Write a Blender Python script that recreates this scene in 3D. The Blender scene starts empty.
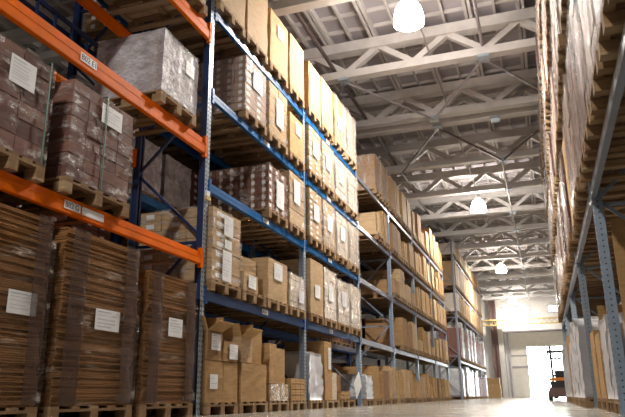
import bpy, math, random
from mathutils import Vector, Matrix
random.seed(7)
PI = math.pi
C = bpy.context.scene.collection
sc = bpy.context.scene

# ------------------------------------------------------------------ materials
def nt(name):
    m = bpy.data.materials.new(name); m.use_nodes = True
    n = m.node_tree; b = n.nodes['Principled BSDF']
    return m, n, b
def noise(n, scale, det=3, stretch=None, rough=.55):
    tc = n.nodes.new('ShaderNodeTexCoord'); mp = n.nodes.new('ShaderNodeMapping')
    n.links.new(tc.outputs['Object'], mp.inputs['Vector'])
    if stretch: mp.inputs['Scale'].default_value = stretch
    t = n.nodes.new('ShaderNodeTexNoise'); t.inputs['Scale'].default_value = scale
    t.inputs['Detail'].default_value = det; t.inputs['Roughness'].default_value = rough
    n.links.new(mp.outputs['Vector'], t.inputs['Vector'])
    return t.outputs['Fac']
def ramp(n, fac, stops):
    r = n.nodes.new('ShaderNodeValToRGB')
    e = r.color_ramp.elements
    e[0].position, e[0].color = stops[0][0], (*stops[0][1], 1)
    e[1].position, e[1].color = stops[-1][0], (*stops[-1][1], 1)
    for p, c in stops[1:-1]:
        x = e.new(p); x.color = (*c, 1)
    n.links.new(fac, r.inputs['Fac']); return r.outputs['Color']
def simple(name, col, rough=.6, metal=0, var=.12, scale=4, stretch=None, bump=0, bscale=30, spec=.5, bstretch=None):
    m, n, b = nt(name)
    c0 = tuple(max(0, c*(1-var)) for c in col); c1 = tuple(min(1, c*(1+var)) for c in col)
    n.links.new(ramp(n, noise(n, scale, 4, stretch), [(.3, c0), (.7, c1)]), b.inputs['Base Color'])
    b.inputs['Roughness'].default_value = rough; b.inputs['Metallic'].default_value = metal
    b.inputs['Specular IOR Level'].default_value = spec
    if bump:
        bp = n.nodes.new('ShaderNodeBump'); bp.inputs['Strength'].default_value = bump; bp.inputs['Distance'].default_value = .02
        n.links.new(noise(n, bscale, 3, bstretch or stretch), bp.inputs['Height']); n.links.new(bp.outputs['Normal'], b.inputs['Normal'])
    return m
def random_tint(name, cols, rough=.75, bump=.15, grain=(1, 1, 6)):
    """cardboard / wood whose tone differs from object to object"""
    m, n, b = nt(name)
    oi = n.nodes.new('ShaderNodeObjectInfo')
    stops = [(i/(len(cols)-1), c) for i, c in enumerate(cols)]
    base = ramp(n, oi.outputs['Random'], stops)
    f = noise(n, 5, 5, grain)
    mx = n.nodes.new('ShaderNodeMixRGB'); mx.blend_type = 'MULTIPLY'; mx.inputs['Fac'].default_value = 1
    n.links.new(base, mx.inputs['Color1'])
    n.links.new(ramp(n, f, [(.3, (.78, .76, .74)), (.7, (1.08, 1.08, 1.08))]), mx.inputs['Color2'])
    n.links.new(mx.outputs['Color'], b.inputs['Base Color'])
    b.inputs['Roughness'].default_value = rough; b.inputs['Specular IOR Level'].default_value = .08
    bp = n.nodes.new('ShaderNodeBump'); bp.inputs['Strength'].default_value = bump; bp.inputs['Distance'].default_value = .01
    n.links.new(noise(n, 25, 3, grain), bp.inputs['Height']); n.links.new(bp.outputs['Normal'], b.inputs['Normal'])
    return m
def film(name, tint, lo, hi, stretch=(1, 1, 1), scale=3, rough=.18, spec=.5, band=(.5, .64)):
    """stretch wrap: clear plastic, crease highlights painted as whitish streaks"""
    m, n, b = nt(name)
    b.inputs['Base Color'].default_value = (*tint, 1); b.inputs['Roughness'].default_value = rough
    b.inputs['Specular IOR Level'].default_value = spec
    bp = n.nodes.new('ShaderNodeBump'); bp.inputs['Strength'].default_value = .9; bp.inputs['Distance'].default_value = .05
    n.links.new(noise(n, scale*4, 4, stretch), bp.inputs['Height']); n.links.new(bp.outputs['Normal'], b.inputs['Normal'])
    tr = n.nodes.new('ShaderNodeBsdfTransparent'); mix = n.nodes.new('ShaderNodeMixShader')
    r = n.nodes.new('ShaderNodeMapRange'); r.inputs['From Min'].default_value = band[0]; r.inputs['From Max'].default_value = band[1]
    r.inputs['To Min'].default_value = lo; r.inputs['To Max'].default_value = hi
    n.links.new(noise(n, scale, 6, stretch, .7), r.inputs['Value'])  # opaque whitish streaks paint the sparkle along creases
    n.links.new(r.outputs['Result'], mix.inputs['Fac'])
    n.links.new(tr.outputs[0], mix.inputs[1]); n.links.new(b.outputs[0], mix.inputs[2])
    n.links.new(mix.outputs[0], n.nodes['Material Output'].inputs['Surface'])
    return m
def emit(name, col, s):
    m, n, b = nt(name)
    b.inputs['Base Color'].default_value = (*col, 1)
    b.inputs['Emission Color'].default_value = (*col, 1); b.inputs['Emission Strength'].default_value = s
    return m

M = {}
M['orange'] = simple('orange_paint', (.84, .165, .0), .55, var=.08, spec=.08)
M['blue'] = simple('blue_paint', (.002, .11, .34), .45, var=.1, spec=.3)
M['navy'] = simple('navy_paint', (.012, .03, .11), .42, var=.15)
M['greybeam'] = simple('grey_blue_paint', (.22, .23, .30), .4, var=.1)
M['galv'] = simple('galvanised_steel', (.42, .50, .58), .38, .35, var=.12, scale=12)
M['rgalv'] = simple('pale_blue_steel', (.24, .31, .40), .4, .15, var=.1, scale=12)
M['hole'] = simple('slot_shadow', (.03, .035, .05), .8)
M['pallet'] = random_tint('pallet_wood', [(.22, .135, .075), (.36, .25, .145), (.27, .165, .09), (.42, .31, .19)], .8, .3, (1, 8, 8))
M['kraft'] = random_tint('kraft_cardboard', [(.40, .25, .11), (.52, .34, .16), (.44, .27, .12), (.56, .39, .20)], .72, .1)
M['tan'] = random_tint('tan_cardboard', [(.46, .32, .19), (.56, .41, .25), (.50, .35, .20)], .7, .1)
M['yellowkraft'] = random_tint('golden_cardboard', [(.44, .285, .14), (.51, .335, .17), (.41, .26, .125)], .7, .06)
M['mauve'] = random_tint('dark_brown_cardboard', [(.16, .075, .062), (.22, .11, .09), (.26, .14, .11), (.13, .062, .055)], .6, .1)
M['sheet'] = simple('stacked_board_edges', (.25, .125, .05), .85, spec=.05, var=.24, scale=3, stretch=(.6, .6, 14), bump=.4, bscale=5, bstretch=(.5, .5, 30))  # kraft darkened in colour for the shadow under the orange shelf
M['palec'] = random_tint('bleached_cardboard', [(.62, .54, .45), (.72, .64, .54)], .65, .1)
M['mauve2'] = random_tint('pinkish_brown_cardboard', [(.42, .30, .25), (.50, .37, .31)], .6, .1)
M['brown'] = random_tint('brown_cardboard', [(.32, .19, .10), (.40, .25, .13), (.36, .21, .11)], .75, .1)
M['lilac'] = random_tint('greyish_cardboard', [(.38, .33, .33), (.44, .38, .37)], .6, .1)
M['palewrap'] = simple('pale_plastic_wrap', (.66, .63, .60), .3, var=.25, scale=5, stretch=(1, 1, .4), bump=.8, bscale=9, bstretch=(2, 2, .4))
M['whitewrap'] = simple('white_plastic_wrap', (.60, .60, .63), .35, var=.12, scale=5, bump=.4, bscale=10, bstretch=(2, 2, .5))
M['tape'] = simple('packing_tape', (.60, .47, .32), .25, var=.05)
M['paper'] = simple('white_paper', (.82, .84, .86), .6, var=.03)
M['ink'] = simple('grey_print', (.55, .57, .62), .7, var=.1)
M['black'] = simple('black_print', (.03, .03, .04), .7)
M['strap'] = simple('green_strap', (.03, .12, .08), .4)
M['film'] = film('clear_stretch_wrap', (.78, .74, .72), .02, .6, (1, 1.6, 3.5), 2.6, .15)
M['filmv'] = film('creased_stretch_wrap', (.78, .72, .68), .05, .62, (3, 3, .6), 2.6, .15, band=(.45, .62))
M['filmd'] = film('thin_stretch_wrap', (.58, .50, .42), .02, .5, (1, 1.0, 3.6), 2.0, .2, band=(.54, .70))
M['filml'] = film('milky_stretch_wrap', (.80, .78, .86), .35, .9, (1, 1.5, 2), 3, band=(.42, .62))
M['white'] = simple('white_concrete', (.70, .67, .63), .7, var=.08, scale=2)
M['truss'] = simple('cream_truss_paint', (.70, .675, .66), .6, var=.1, scale=3)
M['pipe'] = simple('brown_pipe_paint', (.11, .08, .08), .4)
M['rod'] = simple('grey_rod', (.36, .33, .35), .5)
M['glow'] = emit('glowing_lamp_glass', (1.0, .93, .85), 45)
M['lampmetal'] = simple('lamp_metal', (.5, .5, .5), .4, .5)
M['yellow'] = simple('yellow_paint', (.66, .50, .22), .5)
M['forkorange'] = simple('forklift_orange', (.75, .24, .03), .4)
M['dark'] = simple('dark_rubber', (.03, .03, .035), .6)
M['wallpaint'] = simple('white_wall_panels', (.80, .79, .78), .7, var=.05)
M['dullwall'] = simple('dull_wall_panels', (.20, .18, .18), .8)
M['brownsteel'] = simple('brown_column', (.17, .10, .09), .6)
M['leaf'] = simple('washed_out_foliage', (.62, .72, .58), .8, var=.2, scale=3)  # leaf colour paled to paint the overexposed daylight outside

# floor: polished beige concrete
m, n, b = nt('polished_concrete')
n.links.new(ramp(n, noise(n, .6, 6), [(.3, (.29, .27, .225)), (.7, (.37, .345, .29))]), b.inputs['Base Color'])
rr = n.nodes.new('ShaderNodeMapRange'); rr.inputs['To Min'].default_value = .12; rr.inputs['To Max'].default_value = .34
n.links.new(noise(n, 1.4, 4), rr.inputs['Value']); n.links.new(rr.outputs['Result'], b.inputs['Roughness'])
M['floor'] = m
# ceiling: pale slab
M['ceil'] = simple('roof_slab', (.42, .39, .42), .85, var=.08, scale=1)
M['rib'] = simple('roof_rib', (.62, .59, .58), .8, var=.06, scale=2)

# ------------------------------------------------------------------ mesh builder
class MB:
    def __init__(s): s.v = []; s.f = []; s.m = []
    def box(s, x0, y0, z0, x1, y1, z1, mat=0, R=None):
        k = len(s.v)
        P = [(x0,y0,z0),(x1,y0,z0),(x1,y1,z0),(x0,y1,z0),(x0,y0,z1),(x1,y0,z1),(x1,y1,z1),(x0,y1,z1)]
        if R is not None: P = [tuple(R @ Vector(p)) for p in P]
        s.v += P
        for q in ((0,3,2,1),(4,5,6,7),(0,1,5,4),(1,2,6,5),(2,3,7,6),(3,0,4,7)):
            s.f.append(tuple(k+i for i in q)); s.m.append(mat)
        return s
    def bar(s, a, b, w, h, mat=0):
        a, b = Vector(a), Vector(b); d = b-a; L = d.length; d.normalize()
        up = Vector((0,0,1)) if abs(d.z) < .98 else Vector((1,0,0))
        x = d.cross(up).normalized(); z = x.cross(d)
        R = Matrix((( x.x, d.x, z.x, a.x),( x.y, d.y, z.y, a.y),( x.z, d.z, z.z, a.z),(0,0,0,1)))
        return s.box(-w/2, 0, -h/2, w/2, L, h/2, mat, R)
    def tube(s, a, b, r0, r1=None, n=10, mat=0, cap=True):
        r1 = r0 if r1 is None else r1
        a, b = Vector(a), Vector(b); d = (b-a).normalized()
        up = Vector((0,0,1)) if abs(d.z) < .98 else Vector((1,0,0))
        x = d.cross(up).normalized(); y = d.cross(x); k = len(s.v)
        for c, r in ((a, r0), (b, r1)):
            for i in range(n):
                t = 2*PI*i/n; s.v.append(tuple(c + x*(r*math.cos(t)) + y*(r*math.sin(t))))
        for i in range(n):
            j = (i+1) % n; s.f.append((k+i, k+j, k+n+j, k+n+i)); s.m.append(mat)
        if cap:
            s.f.append(tuple(k+i for i in reversed(range(n)))); s.m.append(mat)
            s.f.append(tuple(k+n+i for i in range(n))); s.m.append(mat)
        return s
    def lathe(s, prof, n=24, mat=0):
        k = len(s.v)
        for r, z in prof:
            for i in range(n):
                t = 2*PI*i/n; s.v.append((r*math.cos(t), r*math.sin(t), z))
        for a in range(len(prof)-1):
            for i in range(n):
                j = (i+1) % n; s.f.append((k+a*n+i, k+a*n+j, k+(a+1)*n+j, k+(a+1)*n+i)); s.m.append(mat)
        return s
    def quad(s, P, mat=0):
        k = len(s.v); s.v += [tuple(p) for p in P]; s.f.append(tuple(range(k, k+len(P)))); s.m.append(mat); return s
    def mesh(s, name, mats, smooth=False):
        me = bpy.data.meshes.new(name); me.from_pydata(s.v, [], s.f)
        for m_ in mats: me.materials.append(m_)
        me.polygons.foreach_set('material_index', s.m)
        if smooth: me.polygons.foreach_set('use_smooth', [True]*len(s.f))
        me.update(); return me
def obj(name, me, parent=None, loc=(0,0,0), rotz=0):
    o = bpy.data.objects.new(name, me); C.objects.link(o); o.location = loc; o.rotation_euler = (0,0,rotz)
    if parent: o.parent = parent
    return o
def thing(name, label, cat, loc=(0,0,0), rotz=0, group=None, me=None):
    o = obj(name, me, None, loc, rotz); tag(o, label, cat, group); return o
def tag(o, label, cat, group=None):
    o['label'] = label; o['category'] = cat
    if group: o['group'] = group
    return o
def struct(name, mb, mats):
    o = obj(name, mb.mesh(name, mats)); o['kind'] = 'structure'; return o

cache = {}
def cached(key, fn):
    if key not in cache: cache[key] = fn()
    return cache[key]
def jit(a): return random.uniform(-a, a)

# ------------------------------------------------------------------ lumpy closed box (subdivided, displaced) for wrap & soft loads
def lumpy(name, d, w, h, amp, mats, nx=5, ny=5, nz=9, taper=0, seed=0, hood=False, top=True):
    """box x[-d,0] y[-w/2,w/2] z[0,h], surface pushed in and out a little"""
    rnd = random.Random(seed); mb = MB(); idx = {}
    def vert(i, j, k):
        if (i, j, k) in idx: return idx[(i, j, k)]
        u, v_, t = i/nx, j/ny, k/nz
        x, y, z = -d*u, -w/2 + w*v_, h*t
        s_ = 1 - taper*t
        x = -d/2 + (x + d/2)*s_; y *= s_
        a = amp
        x += rnd.uniform(-a, a) if i in (0, nx) else 0
        y += rnd.uniform(-a, a) if j in (0, ny) else 0
        if k == nz: z += rnd.uniform(-a, a)*(1.2)
        mb.v.append((x, y, z)); idx[(i, j, k)] = len(mb.v)-1
        return idx[(i, j, k)]
    for j in range(ny):
        for k in range(nz):
            mb.f.append((vert(0,j,k), vert(0,j+1,k), vert(0,j+1,k+1), vert(0,j,k+1))); mb.m.append(0)
            mb.f.append((vert(nx,j,k), vert(nx,j,k+1), vert(nx,j+1,k+1), vert(nx,j+1,k))); mb.m.append(0)
    for i in range(nx):
        for k in range(nz):
            mb.f.append((vert(i,0,k), vert(i,0,k+1), vert(i+1,0,k+1), vert(i+1,0,k))[::-1]); mb.m.append(0)
            mb.f.append((vert(i,ny,k), vert(i,ny,k+1), vert(i+1,ny,k+1), vert(i+1,ny,k))); mb.m.append(0)
    for i in range(nx):
        for j in range(ny):
            if top: mb.f.append((vert(i,j,nz), vert(i,j+1,nz), vert(i+1,j+1,nz), vert(i+1,j,nz))[::-1]); mb.m.append(0)
            if not hood: mb.f.append((vert(i,j,0), vert(i,j+1,0), vert(i+1,j+1,0), vert(i+1,j,0))); mb.m.append(0)
    return mb.mesh(name, mats, smooth=True)

# ------------------------------------------------------------------ pallets
def pallet_meshes(d, w):
    def top():
        mb = MB().box(-d, -.05, .122, 0, .05, .144); return mb.mesh('top_board', [M['pallet']])
    def cross():
        mb = MB().box(-.07, -w/2, .1, .0, w/2, .122); return mb.mesh('cross_board', [M['pallet']])
    def block():
        mb = MB().box(-.12, -.05, .022, 0, .05, .1); return mb.mesh('block', [M['pallet']])
    def bottom():
        mb = MB().box(-d, -.05, 0, 0, .05, .022); return mb.mesh('bottom_board', [M['pallet']])
    return cached(('pal', round(d, 2), round(w, 2)), lambda: (top(), cross(), block(), bottom()))
def pallet_whole(d, w):
    def mk():
        mb = MB()
        nb = 5
        for i in range(nb): y = -w/2+.05 + (w-.1)*i/(nb-1); mb.box(-d, y-.05, .122, 0, y+.05, .144)
        for x in (0, -d/2+.035, -d+.07): mb.box(x-.07, -w/2, .1, x, w/2, .122)
        for y in (-w/2+.05, 0, w/2-.05):
            for x in (0, -d/2+.06, -d+.12): mb.box(x-.12, y-.05, .022, x, y+.05, .1)
            mb.box(-d, y-.05, 0, 0, y+.05, .022)
        return mb.mesh('wooden_pallet', [M['pallet']])
    return cached(('palw', round(d, 2), round(w, 2)), mk)
def pallet(loc, rotz, d, w, label, group, detail):
    if not detail:
        return thing('wooden_pallet', label, 'pallet', loc, rotz, group, pallet_whole(d, w))
    o = thing('wooden_pallet', label, 'pallet', loc, rotz, group)
    t, c, bl, bo = pallet_meshes(d, w)
    for i in range(5): obj('top_board', t, o, (0, -w/2+.05+(w-.1)*i/4, 0))
    for x in (0, -d/2+.035, -d+.07): obj('cross_board', c, o, (x, 0, 0))
    for y in (-w/2+.05, 0, w/2-.05):
        for x in (0, -d/2+.06, -d+.12): obj('block', bl, o, (x, y, 0))
        obj('bottom_board', bo, o, (0, y, 0))
    return o

# ------------------------------------------------------------------ label sheets
def sheet_mesh(w, h):
    def mk():
        mb = MB().box(0, -w/2, 0, .002, w/2, h, 0)
        rnd = random.Random(int(w*1000+h*77)); z = h*.9
        while z > h*.15:
            l = rnd.uniform(.4, .85)*w; t = rnd.choice((.006, .006, .012))
            mb.box(.002, -w*.42, z-t, .0026, -w*.42+l, z, 1); z -= t + rnd.uniform(.014, .03)
        return mb.mesh('label_sheet', [M['paper'], M['ink']])
    return cached(('sh', round(w, 2), round(h, 2)), mk)
def add_sheet(parent, y, z, w, h, x=.012, side=0, roll=0):
    """side 0: on the front (+x); -1: on the -y face; +1: on the +y face"""
    o = obj('label_sheet', sheet_mesh(w, h), parent, (x, y, z))
    if side: o.rotation_euler = (0, 0, -PI/2 if side < 0 else PI/2)
    o.rotation_euler.x = roll if not side else 0
    o['label'] = 'white paper label'
    return o

# ------------------------------------------------------------------ loads; each returns the top-level object. local frame: front +x at 0, z from 0
def carton_mesh(dx, dy, dz, mat, stick, tape=True, near=True):
    def mk():
        mb = MB(); g = .004
        mb.box(-dx+g, -dy/2+g, g/2, -g, dy/2-g, dz-g, 0)
        if tape:
            mb.box(-g, -.02, g, -g+.0015, .02, dz-g*1.5, 1)
            for s_ in (-1, 1): mb.box(-dx/2-.02, s_*(dy/2-g)-.001, g, -dx/2+.02, s_*(dy/2-g)+.001, dz-g*1.5, 1)
        if stick:
            mb.box(-g, -dy*.36, dz*.3, -g+.002, -dy*.08, dz*.72, 2)
            for s_ in (-1, 1): mb.box(-dx*.62, s_*(dy/2-g)-.002, dz*.28, -dx*.3, s_*(dy/2-g)+.002, dz*.74, 2)
        return mb.mesh('carton', [M[mat], M['tape'], M['paper']])
    return cached(('ct', round(dx, 3), round(dy, 3), round(dz, 3), mat, stick, tape), mk)
def carton_stack(loc, rotz, d, w, h, nx, ny, nz, mat, label, group, stick=False, wrap='film', parts=True, tape=True, sheets=(), missing=0, strap=()):
    if parts:
        o = thing('carton_stack', label, 'carton stack', loc, rotz, group)
        dx, dy, dz = d/nx, w/ny, h/nz
        me = carton_mesh(dx, dy, dz, mat, stick, tape)
        cnt = 0
        for k in range(nz):
            for i in range(nx):
                for j in range(ny):
                    if not (i == 0 or j == 0 or j == ny-1 or k == nz-1): continue   # nothing shows of the inner ones
                    if cnt >= 97: continue
                    if k == nz-1 and missing and (i*ny+j) % missing == missing-1: continue
                    obj('carton', me, o, (-i*dx - abs(jit(.012)) , -w/2+dy*(j+.5)+jit(.004), k*dz)); cnt += 1
    else:
        def mk():
            rnd = random.Random(int(h*991+w*77+nz)); mb = MB(); dx, dy, dz = d/nx, w/ny, h/nz; g = .004
            for k in range(nz):
                for i in range(nx):
                    for j in range(ny):
                        if not (i == 0 or j == 0 or j == ny-1 or k == nz-1): continue
                        if k == nz-1 and missing and (i*ny+j) % missing == missing-1: continue
                        a = -i*dx - rnd.uniform(0, .014)
                        y = -w/2+dy*(j+.5)
                        mb.box(a-dx+g, y-dy/2+g, k*dz, a-g, y+dy/2-g, (k+1)*dz-g, 0)
                        if stick:
                            mb.box(a-g, y-dy*.34, (k+.3)*dz, a-g+.002, y-dy*.04, (k+.7)*dz, 2)
                            for s_ in (-1, 1):
                                if (s_ < 0 and j == 0) or (s_ > 0 and j == ny-1):
                                    mb.box(a-dx*.6, y+s_*(dy/2-g)-.002, (k+.28)*dz, a-dx*.3, y+s_*(dy/2-g)+.002, (k+.74)*dz, 2)
            return mb.mesh('carton_stack', [M[mat], M['tape'], M['paper']])
        me = cached(('cs', round(d,2), round(w,2), round(h,2), nx, ny, nz, mat, stick, missing), mk)
        o = thing('carton_stack', label, 'carton stack', loc, rotz, group, me)
    if wrap:
        f = lumpy('stretch_wrap', d+.018, w+.018, h+.012, .005, [M[wrap]], 6, 6, 9, seed=int(h*100+w*10), hood=True)
        q = obj('stretch_wrap', f, o, (.009, 0, .0)); q['label'] = 'clear creased plastic wrap'
    for s_ in sheets: add_sheet(o, *s_)
    for y in strap:
        mb = MB().box(.014, y-.008, 0, .02, y+.008, h+.016).box(-d, y-.008, h+.014, .02, y+.008, h+.02)
        q = obj('strap', mb.mesh('strap', [M['strap']]), o); q['label'] = 'thin dark green strap'
    return o
def big_carton(loc, rotz, d, w, h, mat, label, group, sheet=None, flute=False, name='large_carton', lean=0, sag=.006):
    """one pallet-sized box: board walls, closed flaps with a seam, tape"""
    def mk():
        rnd = random.Random(int(w*100+h*1000)); mb = MB(); g = .004
        nxs, nz = 5, 5
        m2 = lumpy('tmp', d, w, h-.006, sag, [M[mat]], 3, 4, 5, seed=int(h*1000))
        # flatten normals: flat shading keeps the faces boxy
        mb.v = [tuple(v.co) for v in m2.vertices]; mb.f = [tuple(p.vertices) for p in m2.polygons]; mb.m = [0]*len(mb.f)
        bpy.data.meshes.remove(m2)
        # flaps
        mb.box(-d/2+.002, -w/2+.004, h-.004, -.004, w/2-.004, h, 0); mb.box(-d+.004, -w/2+.004, h-.004, -d/2-.002, w/2-.004, h, 0)
        return mb.mesh(name, [M[mat]])
    o = thing(name, label, 'carton', loc, rotz, group, cached(('bc', round(d,2), round(w,2), round(h,2), mat), mk))
    tp = cached(('tp', round(d,2), round(w,2), round(h,2)), lambda: MB().box(-d/2-.03, -w/2-.004-sag, h, -d/2+.03, w/2+.004+sag, h+.002).box(-d/2-.03, -w/2-sag-.004, h-min(.12, h*.35), -d/2+.03, -w/2-sag-.002, h+.002).box(-d/2-.03, w/2+sag+.002, h-min(.12, h*.35), -d/2+.03, w/2+sag+.004, h+.002).mesh('tape', [M['tape']]))
    obj('tape', tp, o)
    if sheet: add_sheet(o, *sheet)
    return o
def wrapped_load(loc, rotz, d, w, h, mat, label, group, seed=0, taper=.02, amp=.018, sheet=None, core='kraft', corep=True):
    """pale load bound in many turns of plastic"""
    me = cached(('wl', round(d,2), round(w,2), round(h,2), mat, seed % 3), lambda: lumpy('wrapped_load', d, w, h, amp, [M[mat]], 6, 6, 12, taper, seed % 3))
    o = thing('wrapped_load', label, 'wrapped load', loc, rotz, group, me)
    # darker bands of cartons showing through and the twisted top
    kn = cached(('kn', round(d,2), round(w,2), round(h,2)), lambda: lumpy('top_sheet', d*.8, w*.8, .03, .012, [M['palewrap']], 4, 4, 1))
    obj('top_sheet', kn, o, (-d*.1, 0, h-.005))
    if sheet: add_sheet(o, *sheet)
    return o
def slant_wrap(d, w, h, mat):
    """wrap round the lower part of a pile, its upper edge slanting and torn"""
    mb = MB(); n_ = 9; rnd = random.Random(int(w*100)); ring = []
    pts = [(-d, -w/2), (-d, w/2)]
    pts = [(-d*(1-i/6), -w/2) for i in range(6)] + [(0, -w/2+w*i/n_) for i in range(n_)] + [(-d*i/6, w/2) for i in range(7)]
    for i, (x, y) in enumerate(pts):
        for k in range(9):
            top = h*(.80 + .09*math.cos(i*.45+w*7) + rnd.uniform(-.015, .015))
            mb.v.append((x+rnd.uniform(-.003,.003), y+rnd.uniform(-.003,.003), top*k/8))
    for i in range(len(pts)-1):
        for k in range(8):
            a = i*9+k; mb.f.append((a, a+9, a+10, a+1)); mb.m.append(0)
    # gathered rope of wrap along the upper edge
    for i in range(6, 6+n_): 
        a, b_ = mb.v[i*9+8], mb.v[(i+1)*9+8]
        mb.tube((a[0]+.004, a[1], a[2]), (b_[0]+.004, b_[1], b_[2]), .006, n=5)
    return mb.mesh('stretch_wrap', [mat], smooth=True)
def board_stack(loc, rotz, d, w, h, label, group, sheet=None, wrap='filmd', n=84, bulge=.03):
    """pile of flat folded cardboard"""
    rnd = random.Random(int(w*1000)); mb = MB(); t = h/n
    off = 0
    for k in range(n):
        off = .85*off + rnd.uniform(-.012, .012)
        a = off + (.012 if rnd.random() < .15 else 0); y = .6*off
        sag = 0
        mb.box(-d+a, -w/2+y+rnd.uniform(0,.01), k*t, -.012+a*.6, w/2+y-rnd.uniform(0,.01), (k+.86)*t, 0)
        mb.box(-d+.03, -w/2+.03, (k+.86)*t, -.05, w/2-.03, (k+1)*t, 0)
    o = thing('flat_cardboard_stack', label, 'cardboard stack', loc, rotz, group, mb.mesh('flat_cardboard_stack', [M['sheet']]))
    q = obj('stretch_wrap', slant_wrap(d+.045, w+.04, h, M[wrap]), o, (.022, 0, 0)); q['label'] = 'clear brownish plastic wrap'
    # overlapping turns of wrap down both front edges, darker for being doubled
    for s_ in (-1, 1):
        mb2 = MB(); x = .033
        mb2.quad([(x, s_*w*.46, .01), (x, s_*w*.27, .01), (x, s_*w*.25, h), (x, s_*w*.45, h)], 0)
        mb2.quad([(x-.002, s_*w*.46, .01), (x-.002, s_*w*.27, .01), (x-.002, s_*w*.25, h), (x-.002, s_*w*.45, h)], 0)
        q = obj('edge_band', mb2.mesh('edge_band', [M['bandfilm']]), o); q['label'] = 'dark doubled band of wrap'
    if sheet: add_sheet(o, *sheet)
    return o
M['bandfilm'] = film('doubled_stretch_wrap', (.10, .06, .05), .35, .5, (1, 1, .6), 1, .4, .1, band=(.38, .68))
def leaning_boards(loc, rotz, d, w, h, mat, label, group, seed=0):
    """open tall carton with folded board standing out of it: three slanted leaves on a base"""
    rnd = random.Random(seed); mb = MB(); n_ = 3
    t = w/n_
    mb.box(-d, -w/2, 0, -.02, w/2, h*.12, 0)
    for i in range(n_):
        y0 = -w/2 + t*i; s_ = rnd.uniform(-.06, .2); hh = h*rnd.uniform(.86, 1)
        k = len(mb.v)
        x0, x1 = -d*.95, -rnd.uniform(0, .05)
        ya, yb = y0+.01, y0+t*.82
        P = [(x0,ya,h*.12),(x1,ya,h*.12),(x1,yb,h*.12),(x0,yb,h*.12),(x0,ya-s_*h*.5,hh),(x1,ya-s_*h*.5,hh),(x1,yb-s_*h*.5,hh-.03),(x0,yb-s_*h*.5,hh)]
        mb.v += P
        for q in ((0,3,2,1),(4,5,6,7),(0,1,5,4),(1,2,6,5),(2,3,7,6),(3,0,4,7)): mb.f.append(tuple(k+i_ for i_ in q)); mb.m.append(0)
    return thing('cardboard_bundle', label, 'cardboard bundle', loc, rotz, group, mb.mesh('cardboard_bundle', [M[mat]]))

# ------------------------------------------------------------------ rack parts
def post_mesh(h, side, face, holes=True, inward=-1):
    """front at x=0 facing +x, body towards -x (inward)"""
    def mk():
        mb = MB(); w, dp, t = .10, .095, .006
        mb.box(-t, -w/2, 0, 0, w/2, h, 1)                      # perforated face
        mb.box(-dp, -w/2, 0, -t, -w/2+t, h, 0); mb.box(-dp, w/2-t, 0, -t, w/2, h, 0)
        mb.box(-dp, -w/2+t, 0, -dp+t, -w/2+.03, h, 0); mb.box(-dp, w/2-.03, 0, -dp+t, w/2-t, h, 0)
        # rolled front ribs
        mb.box(0, -.008, 0, .004, .008, h, 1)
        if holes:
            z = .06
            while z < h-.05:
                for y in (-.030, .030): mb.box(0, y-.009, z, .0015, y+.009, z+.024, 2)
                for s_ in (-1, 1):
                    y = s_*w/2
                    mb.box(-.055, min(y, y+s_*.0015), z+.01, -.04, max(y, y+s_*.0015), z+.025, 2)
                z += .06
        return mb.mesh('post', [M[side], M[face], M['hole']])
    return cached(('post', h, side, face, holes), mk)
def upright_frame(x, y, h, s, side, face, label, group, depth=1.1, holes=True, brace='navy', clip=False):
    """s=+1: front faces +x (left racks); -1: front faces -x"""
    o = thing('rack_upright_frame', label, 'rack frame', (x, y, 0), 0 if s > 0 else PI, group)
    pm = post_mesh(h, side, face, holes)
    obj('post', pm, o, (0, 0, .006)); obj('post', pm, o, (-depth, 0, .006), PI)
    fp = cached('foot', lambda: MB().box(-.115, -.07, 0, .02, .07, .006).tube((-.02, .055, .006), (-.02, .055, .02), .008, n=6).tube((-.02, -.055, .006), (-.02, -.055, .02), .008, n=6).mesh('foot_plate', [M['galv']]))
    obj('foot_plate', fp, o); obj('foot_plate', fp, o, (-depth, 0, 0), PI)
    z = .25; k = 0; step = .95
    while z + step < h:
        a, b_ = (-.05, z), (-depth+.05, z+step)
        if k % 2: a, b_ = (-.05, z+step), (-depth+.05, z)
        me = cached(('br', k % 2, depth, brace), lambda: MB().bar((a[0], 0, a[1]-z), (b_[0], 0, b_[1]-z), .03, .035).mesh('brace', [M[brace]]))
        obj('brace', me, o, (0, 0, z))
        if k % 2 == 0:
            hm = cached(('hb', depth, brace), lambda: MB().bar((-.05, 0, 0), (-depth+.05, 0, 0), .03, .035).mesh('brace', [M[brace]]))
            obj('brace', hm, o, (0, 0, z-.06))
        z += step; k += 1
    if clip:
        q = obj('clip', MB().box(0, -.05, 0, .035, .05, .05, 0).box(.0, -.05, .05, .03, .03, .12, 1).mesh('clip', [M['yellow'], M['paper']]), o, (.006, .0, 2.63)); q['label'] = 'small white and yellow clip'
    return o
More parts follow.
